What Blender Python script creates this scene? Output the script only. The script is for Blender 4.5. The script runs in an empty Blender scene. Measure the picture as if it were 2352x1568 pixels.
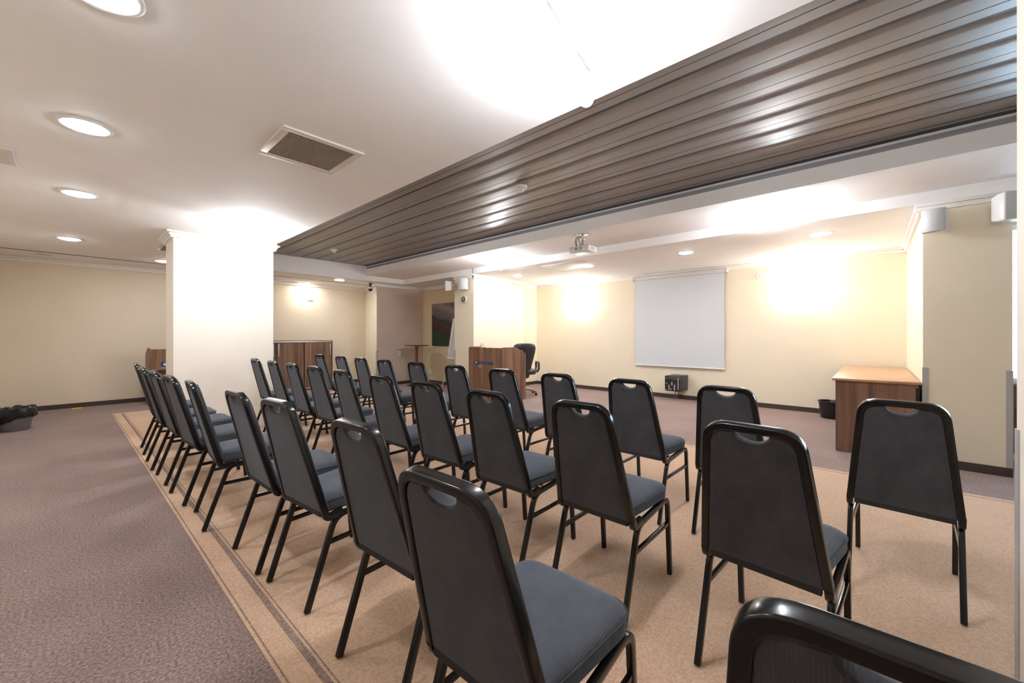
import bpy, bmesh, math, random
from mathutils import Vector, Matrix
random.seed(4)
SC = bpy.context.scene
COL = SC.collection
PI = math.pi

# ---------------------------------------------------------------- camera
YAW = math.atan(829.3 / 912.0)                 # angle between the view axis and the room's X axis
cam = bpy.data.cameras.new('camera')
cam.sensor_fit = 'HORIZONTAL'; cam.sensor_width = 36.0
cam.lens = 912.0 / 2352.0 * 36.0
cam.shift_y = -14.0 / 2352.0
cam.clip_start = 0.02; cam.clip_end = 60
co = bpy.data.objects.new('camera', cam); COL.objects.link(co)
co.location = (0, 0, 1.2)
co.rotation_euler = (PI / 2, 0, YAW - PI / 2)
SC.camera = co

# ---------------------------------------------------------------- world (daylight outside the window) and exposure
W = bpy.data.worlds.new('daylight'); SC.world = W; W.use_nodes = True
bg = W.node_tree.nodes['Background']
bg.inputs[0].default_value = (0.55, 0.78, 1.0, 1); bg.inputs[1].default_value = 3.2
SC.view_settings.view_transform = 'Standard'
SC.view_settings.look = 'None'
SC.view_settings.exposure = 2.52
SC.view_settings.gamma = 1.0
SC.view_settings.use_curve_mapping = False
SC.cycles.use_denoising = True
SC.cycles.sample_clamp_indirect = 6.0
SC.cycles.max_bounces = 10
SC.cycles.diffuse_bounces = 6
E_DOWN = 26.0     # recessed downlights
E_BULB = 86.0     # bulbs of the ceiling lamps
E_SCONCE = 68.0   # wall sconces
E_WASH = 200.0     # small spot by the end wall

# ---------------------------------------------------------------- materials
MATS = {}
def mat(name, col, rough=0.6, metal=0.0, emit=None, estr=0.0, spec=0.5, coat=0.0, sheen=0.0, alpha=None, trans=0.0):
    if name in MATS: return MATS[name]
    m = bpy.data.materials.new(name); m.use_nodes = True
    b = m.node_tree.nodes['Principled BSDF']
    b.inputs['Base Color'].default_value = (*col, 1)
    b.inputs['Roughness'].default_value = rough
    b.inputs['Metallic'].default_value = metal
    b.inputs['Specular IOR Level'].default_value = spec
    b.inputs['Coat Weight'].default_value = coat
    b.inputs['Sheen Weight'].default_value = sheen
    b.inputs['Transmission Weight'].default_value = trans
    if emit:
        b.inputs['Emission Color'].default_value = (*emit, 1)
        b.inputs['Emission Strength'].default_value = estr
    MATS[name] = m
    return m
def nodes(m):
    nt = m.node_tree
    return nt, nt.nodes, nt.links, nt.nodes['Principled BSDF']
def tex_coord(nt, scale=(1, 1, 1), kind='Object', rot=(0, 0, 0)):
    tc = nt.nodes.new('ShaderNodeTexCoord'); mp = nt.nodes.new('ShaderNodeMapping')
    mp.inputs['Scale'].default_value = scale; mp.inputs['Rotation'].default_value = rot
    nt.links.new(tc.outputs[kind], mp.inputs['Vector'])
    return mp.outputs['Vector']
def noise(nt, vec, scale, detail=4, rough=0.5):
    n = nt.nodes.new('ShaderNodeTexNoise'); n.inputs['Scale'].default_value = scale
    n.inputs['Detail'].default_value = detail; n.inputs['Roughness'].default_value = rough
    nt.links.new(vec, n.inputs['Vector']); return n.outputs['Fac']
def ramp(nt, fac, stops):
    r = nt.nodes.new('ShaderNodeValToRGB'); e = r.color_ramp.elements
    while len(e) < len(stops): e.new(0.5)
    for i, (p, c) in enumerate(stops): e[i].position = p; e[i].color = (*c, 1)
    nt.links.new(fac, r.inputs['Fac']); return r.outputs['Color']
def bump(nt, h, strength, dist=0.002):
    b = nt.nodes.new('ShaderNodeBump'); b.inputs['Strength'].default_value = strength
    b.inputs['Distance'].default_value = dist
    nt.links.new(h, b.inputs['Height']); nt.links.new(b.outputs['Normal'], nt.nodes['Principled BSDF'].inputs['Normal'])
def speckle(name, stops, scale, rough, bs=0.4, bd=0.003, sheen=0.0, scale3=(1, 1, 1), detail=3, big=None, spec=0.3):
    m = mat(name, stops[0][1], rough, sheen=sheen, spec=spec); nt, N, L, B = nodes(m)
    v = tex_coord(nt, scale3)
    f = noise(nt, v, scale, detail, 0.65)
    c = ramp(nt, f, stops)
    if big:
        f2 = noise(nt, v, big[0], 3, 0.5)
        c2 = ramp(nt, f2, [(0.3, (big[1],) * 3), (0.7, (big[2],) * 3)])
        mx = N.new('ShaderNodeMix'); mx.data_type = 'RGBA'; mx.blend_type = 'MULTIPLY'; mx.inputs[0].default_value = 1
        L.new(c, mx.inputs[6]); L.new(c2, mx.inputs[7]); c = mx.outputs[2]
    L.new(c, B.inputs['Base Color'])
    if bs: bump(nt, f, bs, bd)
    return m

def plaster(name, col, var=0.04):
    lo = tuple(c * (1 - var) for c in col); hi = tuple(min(1, c * (1 + var)) for c in col)
    return speckle(name, [(0.35, lo), (0.65, hi)], 2.2, 0.75, 0)
M_CEIL = plaster('white ceiling paint', (0.86, 0.845, 0.84), 0.015)
M_CREAM = plaster('cream wall paint', (0.80, 0.715, 0.56), 0.015)
M_COLUMN = plaster('off white column paint', (0.83, 0.76, 0.67), 0.01)
M_PINK = plaster('dull beige wall paint', (0.62, 0.50, 0.43), 0.02)
M_ENDW = plaster('beige end wall paint', (0.76, 0.66, 0.52), 0.015)
M_OCHRE = plaster('ochre wall paint', (0.66, 0.55, 0.35), 0.02)
M_MOULD = mat('white moulding', (0.82, 0.79, 0.75), 0.6)
M_BASE = mat('dark brown baseboard', (0.055, 0.035, 0.030), 0.5)
M_GUARD = mat('grey corner guard', (0.42, 0.40, 0.40), 0.45)
M_CARPET = speckle('brown carpet', [(0.36, (0.125, 0.080, 0.070)), (0.50, (0.255, 0.170, 0.150)), (0.64, (0.39, 0.28, 0.25))], 95, 0.95, 0.7, 0.006, sheen=0.15, detail=5, big=(1.6, 0.86, 1.08))
M_RUG = speckle('tan carpet inlay', [(0.30, (0.44, 0.275, 0.175)), (0.55, (0.60, 0.395, 0.265)), (0.75, (0.72, 0.51, 0.37))], 110, 0.95, 0.6, 0.005, sheen=0.15, detail=5, big=(1.5, 0.92, 1.06))
M_STRIPE = speckle('brown carpet stripe', [(0.36, (0.17, 0.11, 0.09)), (0.64, (0.36, 0.25, 0.20))], 110, 0.95, 0.5, 0.004)
M_FRAME = mat('black enamelled steel', (0.006, 0.0055, 0.006), 0.20, spec=0.38, coat=0.12)
def fabric(name, a, b, rib):
    m = mat(name, a, 0.85, sheen=0.35, spec=0.25); nt, N, L, B = nodes(m)
    v = tex_coord(nt)
    f = noise(nt, v, 9, 4, 0.6); c = ramp(nt, f, [(0.3, a), (0.7, b)]); L.new(c, B.inputs['Base Color'])
    B.inputs['Sheen Roughness'].default_value = 0.4
    B.inputs['Sheen Tint'].default_value = (0.6, 0.68, 0.8, 1)
    w = N.new('ShaderNodeTexWave'); w.wave_type = 'BANDS'; w.bands_direction = 'Y'; w.wave_profile = 'SIN'
    w.inputs['Scale'].default_value = rib; w.inputs['Distortion'].default_value = 0.3
    L.new(v, w.inputs['Vector']); bump(nt, w.outputs['Fac'], 0.35, 0.0015)
    return m
M_SEAT = fabric('slate grey upholstery', (0.054, 0.059, 0.071), (0.082, 0.087, 0.102), 70)
M_BACK = fabric('charcoal corduroy upholstery', (0.040, 0.039, 0.044), (0.058, 0.057, 0.063), 70)
M_PAN = mat('black seat underside', (0.012, 0.011, 0.012), 0.7)
def wood(name, stops, axis='Z', rough=0.42, sc=1.0):
    m = mat(name, stops[0][1], rough); nt, N, L, B = nodes(m)
    s = {'Z': (14 * sc, 14 * sc, 0.7), 'X': (0.7, 14 * sc, 14 * sc), 'Y': (14 * sc, 0.7, 14 * sc)}[axis]
    v = tex_coord(nt, s); f = noise(nt, v, 1.0, 6, 0.6)
    f2 = noise(nt, tex_coord(nt, tuple(q * 9 if q > 2 else q * 2 for q in s)), 1.0, 2, 0.5)
    ad = N.new('ShaderNodeMath'); ad.operation = 'MULTIPLY_ADD'; ad.inputs[1].default_value = 0.16; L.new(f2, ad.inputs[0]); L.new(f, ad.inputs[2])
    c = ramp(nt, ad.outputs[0], stops); L.new(c, B.inputs['Base Color']); return m
WST = [(0.40, (0.085, 0.040, 0.024)), (0.52, (0.165, 0.080, 0.047)), (0.62, (0.215, 0.110, 0.066)), (0.74, (0.28, 0.15, 0.092))]
M_WOOD = wood('walnut laminate', WST)
M_WOODY = wood('light walnut desk top', [(0.40, (0.33, 0.17, 0.085)), (0.58, (0.46, 0.255, 0.135)), (0.75, (0.55, 0.33, 0.19))], 'Y', 0.33)
M_EDGE = mat('walnut edge banding', (0.10, 0.048, 0.03), 0.5)
M_RED = mat('red stained wood', (0.22, 0.055, 0.028), 0.3, coat=0.4)
M_REDTOP = mat('dark red table top', (0.16, 0.018, 0.012), 0.25, coat=0.5)
M_DECK = mat('satin grey metal', (0.33, 0.318, 0.308), 0.47, metal=0.75)
M_DECKDARK = mat('dark metal and groove shade', (0.035, 0.034, 0.037), 0.5, metal=0.3)
M_TRIMGREY = mat('grey metal edge trim', (0.34, 0.34, 0.37), 0.4, metal=0.3)
M_WHITE = mat('white plastic', (0.78, 0.78, 0.77), 0.35)
M_WHITE2 = mat('off white plastic', (0.62, 0.59, 0.55), 0.45)
M_GRILL = mat('pale grey speaker grille', (0.52, 0.53, 0.54), 0.5)
M_ALU = mat('brushed aluminium', (0.62, 0.60, 0.58), 0.35, metal=0.6)
M_CHROME = mat('chrome', (0.8, 0.8, 0.82), 0.12, metal=1.0)
M_BLACK = mat('black plastic', (0.009, 0.009, 0.010), 0.35)
M_LEATHER = mat('black leather', (0.022, 0.024, 0.027), 0.33, spec=0.6)
M_VENT = speckle('taupe louvred grille', [(0.35, (0.27, 0.225, 0.185)), (0.65, (0.36, 0.30, 0.25))], 60, 0.6, 0)
M_VFRAME = mat('cream vent frame', (0.66, 0.60, 0.54), 0.5)
M_SCREEN = mat('matte white screen fabric', (0.63, 0.655, 0.69), 0.8)
M_BLUE = mat('blue logo enamel', (0.0, 0.075, 0.25), 0.5, spec=0.3)
M_PAPER = mat('white paper', (0.62, 0.58, 0.57), 0.8)
M_GLASSW = mat('window glass', (1, 1, 1), 0.02, trans=1.0)
M_DARKGLASS = mat('smoked glass', (0.02, 0.02, 0.022), 0.08, spec=0.7)
M_ORANGE = mat('orange', (0.6, 0.10, 0.02), 0.5)
M_YELLOW = mat('yellow tape', (0.95, 0.50, 0.01), 0.6)
M_COPPER = mat('copper brown cable', (0.38, 0.14, 0.09), 0.5)
M_BAG = mat('black bin liner', (0.012, 0.012, 0.014), 0.28)
M_BIN = mat('smoky grey plastic', (0.16, 0.155, 0.15), 0.4)
M_DL = mat('downlight diffuser', (1, 1, 1), 0.5, emit=(0.88, 0.94, 1.0), estr=E_DOWN)
M_BULB = mat('frosted bulb', (1, 1, 1), 0.5, emit=(0.90, 0.94, 1.0), estr=E_BULB)
M_SCON = mat('frosted sconce glass', (1, 1, 1), 0.5, emit=(1.0, 0.97, 0.92), estr=E_SCONCE)
M_WASH = mat('spot lens', (1, 1, 1), 0.5, emit=(1.0, 0.96, 0.86), estr=E_WASH)

# ---------------------------------------------------------------- mesh helpers
class MB:
    """collects shapes and links them as ONE mesh object"""
    def __init__(s): s.v = []; s.f = []
    def add(s, vs, fs):
        o = len(s.v); s.v += [tuple(p) for p in vs]; s.f += [tuple(i + o for i in f) for f in fs]; return s
    def box(s, x0, x1, y0, y1, z0, z1):
        v = [(x, y, z) for x in (x0, x1) for y in (y0, y1) for z in (z0, z1)]
        return s.add(v, [(0, 1, 3, 2), (4, 6, 7, 5), (0, 4, 5, 1), (2, 3, 7, 6), (0, 2, 6, 4), (1, 5, 7, 3)])
    def rings(s, rings, closed=True, cap=True):
        n = len(rings[0]); vs = [p for r in rings for p in r]; fs = []
        for i in range(len(rings) - 1):
            for j in range(n):
                if not closed and j == n - 1: break
                k = (j + 1) % n
                fs.append((i * n + j, i * n + k, (i + 1) * n + k, (i + 1) * n + j))
        if cap: fs += [tuple(reversed(range(n))), tuple((len(rings) - 1) * n + j for j in range(n))]
        return s.add(vs, fs)
    def lathe(s, prof, c=(0, 0, 0), seg=32, axis='Z', cap=True):
        rr = []
        for r, h in prof:
            ring = []
            for j in range(seg):
                a = 2 * PI * j / seg; p = (max(r, 1e-4) * math.cos(a), max(r, 1e-4) * math.sin(a), h)
                if axis == 'X': p = (p[2], p[0], p[1])
                if axis == 'Y': p = (p[0], p[2], p[1])
                ring.append((p[0] + c[0], p[1] + c[1], p[2] + c[2]))
            rr.append(ring)
        return s.rings(rr, cap=cap)
    def sweep(s, path, sec, ref):
        """sec: list of (a,b): a along ref, b along tangent x ref"""
        P = [Vector(p) for p in path]; ref = Vector(ref).normalized(); rr = []
        for i, p in enumerate(P):
            t = (P[min(i + 1, len(P) - 1)] - P[max(i - 1, 0)]).normalized()
            a = (ref - t * ref.dot(t)).normalized(); b = t.cross(a)
            k = 1.0
            if 0 < i < len(P) - 1:
                t1 = (P[i] - P[i - 1]).normalized(); d = max(0.5, t1.dot(t)); k = 1 / d
            rr.append([tuple(p + a * u + b * (w * k)) for u, w in sec])
        return s.rings(rr)
    def tube(s, path, r, seg=10):
        P = [Vector(p) for p in path]
        d = (P[-1] - P[0]).normalized(); ref = Vector((0, 0, 1)) if abs(d.z) < 0.8 else Vector((0, 1, 0))
        return s.sweep(path, [(r * math.cos(2 * PI * i / seg), r * math.sin(2 * PI * i / seg)) for i in range(seg)], ref)
    def ball(s, c, r, seg=20, st=12, sz=1.0):
        return s.lathe([(r * math.sin(PI * i / st), -r * sz * math.cos(PI * i / st)) for i in range(st + 1)], c, seg)
    def plate(s, poly, h, place):
        """poly: 2-D outline extruded by h; place(u, v, w) -> xyz"""
        n = len(poly)
        return s.add([place(u, v, 0) for u, v in poly] + [place(u, v, h) for u, v in poly],
                     [tuple(reversed(range(n))), tuple(range(n, 2 * n))] + [(i, (i + 1) % n, n + (i + 1) % n, n + i) for i in range(n)])
    def build(s, name, m, parent=None, bevel=0, smooth=True, seg=2, off=None):
        me = bpy.data.meshes.new(name)
        v = s.v if off is None else [(p[0] - off[0], p[1] - off[1], p[2] - off[2]) for p in s.v]
        me.from_pydata(v, [], s.f)
        bm = bmesh.new(); bm.from_mesh(me); bmesh.ops.recalc_face_normals(bm, faces=bm.faces)
        if bevel:
            es = [e for e in bm.edges if len(e.link_faces) == 2 and e.calc_face_angle(0) > 0.6]
            bmesh.ops.bevel(bm, geom=es, offset=bevel, segments=seg, affect='EDGES', profile=0.5)
        bm.to_mesh(me); bm.free()
        if smooth:
            for p in me.polygons: p.use_smooth = True
            me.set_sharp_from_angle(angle=0.7)
        me.materials.append(m)
        o = bpy.data.objects.new(name, me); COL.objects.link(o)
        if parent is not None: o.parent = parent
        if off is not None: o.location = off
        return o
def rrect(a, b, r=0.004, k=2):
    out = []
    for cx, cy, a0 in ((a - r, b - r, 0), (-a + r, b - r, 90), (-a + r, -b + r, 180), (a - r, -b + r, 270)):
        for i in range(k + 1):
            t = math.radians(a0 + 90 * i / k); out.append((cx + r * math.cos(t), cy + r * math.sin(t)))
    return out
def fillet(pts, r, n=6):
    """round the inner corners of a polyline; r may be a list"""
    P = [Vector(p) for p in pts]; out = [tuple(P[0])]
    for i in range(1, len(P) - 1):
        rr = r[i - 1] if isinstance(r, (list, tuple)) else r
        a = (P[i - 1] - P[i]).normalized(); b = (P[i + 1] - P[i]).normalized()
        ang = a.angle(b); d = min(rr / math.tan(ang / 2), (P[i - 1] - P[i]).length * 0.49, (P[i + 1] - P[i]).length * 0.49)
        p0, p1 = P[i] + a * d, P[i] + b * d
        for j in range(n + 1):
            t = j / n; out.append(tuple(p0 * (1 - t) ** 2 + P[i] * 2 * t * (1 - t) + p1 * t ** 2))
    out.append(tuple(P[-1])); return out
def tag(o, label, cat, group=None, kind=None):
    o['label'] = label; o['category'] = cat
    if group: o['group'] = group
    if kind: o['kind'] = kind
    return o
def thing(name, loc, label, cat, group=None, rz=0.0):
    o = bpy.data.objects.new(name, None); COL.objects.link(o); o.empty_display_size = 0.1
    o.location = loc; o.rotation_euler = (0, 0, rz)
    return tag(o, label, cat, group)
def struct(name, mb, m, bevel=0, parent=None):
    o = mb.build(name, m, parent, bevel=bevel)
    if parent is None: o['kind'] = 'structure'
    return o
def copy_tree(o, parent=None):
    c = o.copy(); COL.objects.link(c)
    if parent is not None: c.parent = parent
    for ch in list(o.children): copy_tree(ch, c)
    return c

# ---------------------------------------------------------------- the room
H = 2.42                                        # low ceiling
XL, XS, YE, YN = -0.78, 7.72, 9.82, -3.6        # left wall, screen wall, end wall, wall behind the camera
struct('floor', MB().box(XL - .1, XS + .1, YN - .1, YE + .1, -0.1, 0), M_CARPET)
struct('wall_screen', MB().box(XS, XS + .12, -0.40, 6.25, 0, 2.9), M_CREAM)
struct('wall_end', MB().box(XL - .1, 5.3, YE, YE + .12, 0, 2.9), M_ENDW)
struct('wall_end', MB().plate([(4.76, 8.63), (6.15, 8.63), (6.15, YE + .1), (5.11, YE + .1), (5.11, YE)], 2.9, lambda u, v, w: (u, v, w)), M_CREAM)
struct('wall_end', MB().box(4.762, 6.06, 8.622, 8.632, 0, 2.9), M_PINK)
struct('wall_screen', MB().box(6.05, 6.15, 6.40, 8.70, 0, 2.9), M_OCHRE)
struct('wall_left', MB().box(XL - .12, XL, YN, YE, 0, 2.9), M_ENDW)
struct('wall_near', MB().box(XL - .1, 6.2, YN - .12, YN, 0, 2.9), M_CREAM)
struct('wall_pilaster', MB().box(5.33, 6.89, 5.88, 6.47, 0, 2.9).box(6.89, XS + .12, 6.19, 6.47, 0, 2.9), M_CREAM)
struct('wall_pilaster', MB().box(5.33, XS + .12, -0.872, -0.345, 0, 2.9), M_CREAM)
struct('wall_column', MB().box(0.77, 1.815, 6.05, 6.60, 0, H), M_COLUMN)
struct('wall_column', MB().box(0.80, 1.905, -0.93, -0.32, 0, 2.8), M_COLUMN)
# ceilings: low white ceiling around a coffer, a mid soffit and the metal deck
struct('ceiling', MB().box(XL - .1, 1.81, YN, YE + .1, H, 2.9).box(5.30, XS + .1, YN, YE + .1, H, 2.9).box(1.81, 5.30, 8.34, YE + .1, H, 2.9), M_CEIL)
struct('ceiling', MB().box(4.37, 5.30, YN, 8.34, 2.53, 2.9), M_CEIL)
# the metal deck: wide trays with a joint and a deep channel between them
ZD = 2.735
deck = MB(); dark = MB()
for k in range(-3, 8):
    x = 2.43 + 0.27 * k
    x1 = min(x + 0.176, 4.24)
    if x1 > 1.82 and x < 4.3:
        xa = max(x + 0.020, 1.812)
        if x1 > xa: deck.rings([[(xa - .002, y, ZD + 0.044), (xa, y, ZD + 0.014), (xa + 0.006, y, ZD + .009), (xa + 0.040, y, ZD + .001), (xa + .05, y, ZD), (x1, y, ZD), (x1 + .001, y, ZD + 0.044)] for y in (YN, 8.335)])
        if x - .008 > 1.82: dark.box(x - .0078, x + .0178, YN, 8.334, ZD + .005, ZD + .0455)  # dark filler added in the channel, standing in for the shade inside it
        if x1 > 1.83 and x + .186 < 4.24: dark.box(x1 + .0012, x + .1848, YN, 8.334, ZD + .004, ZD + .0455)  # thinner dark filler for the shade in the joint
        xb = x + 0.186; xc = min(x + 0.262, 4.24)
        if xc > xb > 1.8: deck.rings([[(xb, y, ZD + 0.002), (xc - 0.004, y, ZD + 0.002), (xc, y, ZD + 0.010), (xc, y, ZD + 0.04), (xb - .001, y, ZD + 0.04)] for y in (YN, 8.335)])
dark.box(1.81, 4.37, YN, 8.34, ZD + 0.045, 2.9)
deck.box(4.245, 4.268, YN, 8.335, ZD - .006, ZD + .044)
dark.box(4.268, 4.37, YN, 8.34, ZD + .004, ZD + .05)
o = struct('ceiling', deck, M_DECK)
struct('deck_backing_and_shade_strips', dark, M_DECKDARK, parent=o)
struct('trim_1', MB().box(4.352, 4.3695, YN, 8.33, 2.675, 2.712), M_TRIMGREY)
# crown mouldings and cornices
def crown(name, x0, x1, y0, y1, z=H):
    struct(name, MB().box(x0 - .03, x1 + .03, y0 - .03, y1 + .03, z - .075, z - .05).box(x0 - .042, x1 + .042, y0 - .042, y1 + .042, z - .05, z - .022).box(x0 - .065, x1 + .065, y0 - .065, y1 + .065, z - .022, z), M_MOULD, 0.004)
crown('trim_3', 0.77, 1.815, 6.05, 6.60)
def cornice(name, x0, x1, y0, y1, sx, sy, z=H):
    struct(name, MB().box(x0 - (sx < 0) * .03, x1 + (sx > 0) * .03, y0 - (sy < 0) * .03, y1 + (sy > 0) * .03, z - .07, z - .03)
           .box(x0 - (sx < 0) * .055, x1 + (sx > 0) * .055, y0 - (sy < 0) * .055, y1 + (sy > 0) * .055, z - .03, z - .001), M_MOULD, 0.004)
cornice('trim_4', XS, XS + .01, -.36, 6.19, -1, 0)
cornice('trim_5', XL, 5.11, YE, YE + .01, 0, -1)
struct('trim_6', MB().sweep([(5.10, YE, H - .035), (4.75, 8.63, H - .035)], rrect(.034, .035, .006), (0, 0, 1)), M_MOULD)
cornice('trim_7', 4.72, 6.05, 8.622, 8.63, 0, -1)
cornice('trim_8', 6.05, 6.06, 6.47, 8.622, -1, 0)
cornice('trim_9', 5.33, 5.34, 5.84, 6.47, -1, 0)
cornice('trim_10', 5.30, 6.89, 5.88, 5.89, 0, -1)
cornice('trim_11', 6.93, XS, 6.19, 6.20, 0, -1)
cornice('trim_12', 5.33, 5.338, -.872, -.292, -1, 0)
cornice('trim_13', 5.339, XS, -.355, -.345, 0, 1)
# dark slot diffuser running along the end of the low ceiling
struct('trim_14', MB().rings([[(-0.70, 8.94, z), (5.75, 9.10, z), (5.75, 9.135, z), (-0.70, 8.975, z)] for z in (H - .004, H + .01)]), M_DECKDARK)
# baseboards
def bb(name, *b): struct(name, MB().box(*b, 0, 0.075), M_BASE)
bb('baseboard_screen', XS - .018, XS, -.36, 6.19)
bb('baseboard_end', XL, 5.10, YE - .018, YE)
struct('baseboard_end', MB().sweep([(5.095, YE - .02, .0375), (4.752, 8.61, .0375)], rrect(.0375, .009, .001), (0, 0, 1)), M_BASE)
bb('baseboard_end', 4.75, 6.05, 8.604, 8.622)
bb('baseboard_screen', 6.032, 6.05, 6.47, 8.604)
bb('baseboard_pilaster', 5.312, 5.33, 5.862, 6.47)
bb('baseboard_pilaster', 5.33, 6.89, 5.862, 5.88)
bb('baseboard_pilaster', 6.89, XS - .018, 6.172, 6.19)
bb('baseboard_pilaster', 5.312, 5.33, -.872, -.327)
bb('baseboard_pilaster', 5.33, XS - .018, -.345, -.327)
bb('baseboard_left', XL, XL + .018, YN, YE - .018)
# grey corner guards
def guard(name, x, y, sx, sy, z=0.90, w=0.035):
    t = 0.004
    struct(name, MB().box(*sorted((x, x + sx * w)), *sorted((y, y - sy * t)), 0, z).box(*sorted((x, x - sx * t)), *sorted((y - sy * t, y + sy * w)), 0, z), M_GUARD)
guard('trim_15', 5.33, -0.345, 1, -1)
guard('trim_16', 5.33, -0.872, 1, 1)
guard('trim_17', 5.33, 6.47, 1, -1)
guard('trim_18', 4.76, 8.622, 1, 1, 0.84)
guard('trim_19', 1.905, -0.32, -1, -1, 0.92)
# window beyond the right pilaster
struct('wall_window', MB().box(6.05, 6.15, -3.6, -0.87, 0, 0.73).box(6.05, 6.15, -3.6, -0.87, 2.27, 2.9).box(6.05, 6.15, -3.6, -3.3, .73, 2.27), M_CREAM)
struct('trim_20', MB().box(6.00, 6.05, -3.6, -0.872, 0.08, 0.71).box(5.96, 6.07, -3.6, -0.872, 0.71, 0.74), M_WOOD)
w = struct('window_1', MB().box(6.06, 6.12, -3.3, -0.872, .73, .79).box(6.06, 6.12, -3.3, -.872, 2.21, 2.27).box(6.06, 6.12, -3.3, -3.24, .79, 2.21).box(6.06, 6.12, -2.14, -2.08, .79, 2.21), M_WHITE, 0.004)
MB().box(6.085, 6.09, -3.24, -2.14, .79, 2.21).box(6.085, 6.09, -2.08, -.872, .79, 2.21).build('window_pane', M_GLASSW, w)

# ---------------------------------------------------------------- the tan carpet inlay with its striped border
def rugx(y): return 0.375 + (8.62 - y) * 0.0145       # its left edge drifts a little
rug = thing('rug', (0, 0, 0), 'tan carpet runner with thin brown border lines under the rows of chairs', 'rug')
def strip(d0, d1, y0, y1, z0, z1, mb=None):
    mb = mb or MB()
    return mb.add([(rugx(y0) + d0, y0, z0), (rugx(y0) + d1, y0, z0), (rugx(y1) + d1, y1, z0), (rugx(y1) + d0, y1, z0),
                   (rugx(y0) + d0, y0, z1), (rugx(y0) + d1, y0, z1), (rugx(y1) + d1, y1, z1), (rugx(y1) + d0, y1, z1)],
                  [(3, 2, 1, 0), (4, 5, 6, 7), (0, 1, 5, 4), (1, 2, 6, 5), (2, 3, 7, 6), (3, 0, 4, 7)])
def rxr(y): return 4.60 - (y + 3.5) * 0.0183
fld = MB()
for y0, y1, gap in ((-3.5, -.93, 0), (-.93, -.32, (.80, 1.905)), (-.32, 6.05, 0), (6.05, 6.60, (.77, 1.815)), (6.60, 8.58, 0)):
    xs = [(rugx, rxr)] if not gap else [(rugx, lambda y, g=gap: g[0]), (lambda y, g=gap: g[1], rxr)]
    for fa, fb in xs:
        q = [(fa(y0), y0), (fb(y0), y0), (fb(y1), y1), (fa(y1), y1)]
        fld.plate(q, .005, lambda u, v, w: (u, v, w))
fld.build('carpet_field', M_RUG, rug)
strip(0.094, 0.118, -3.4, 8.5, .005, .0065).build('border_stripe', M_STRIPE, rug)['label'] = 'dark brown border stripe'
def fine(d0, d1): return strip(d0, d1, -3.4, 8.5, .005, .0062)
fine(0.012, 0.018).build('border_line', M_STRIPE, rug)
fine(0.128, 0.133).build('border_line', M_STRIPE, rug)
MB().add([(4.535, -3.4, .005), (4.545, -3.4, .005), (4.335, 8.5, .005), (4.325, 8.5, .005), (4.535, -3.4, .0062), (4.545, -3.4, .0062), (4.335, 8.5, .0062), (4.325, 8.5, .0062)],
         [(3, 2, 1, 0), (4, 5, 6, 7), (0, 1, 5, 4), (1, 2, 6, 5), (2, 3, 7, 6), (3, 0, 4, 7)]).build('border_line', M_STRIPE, rug)

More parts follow.
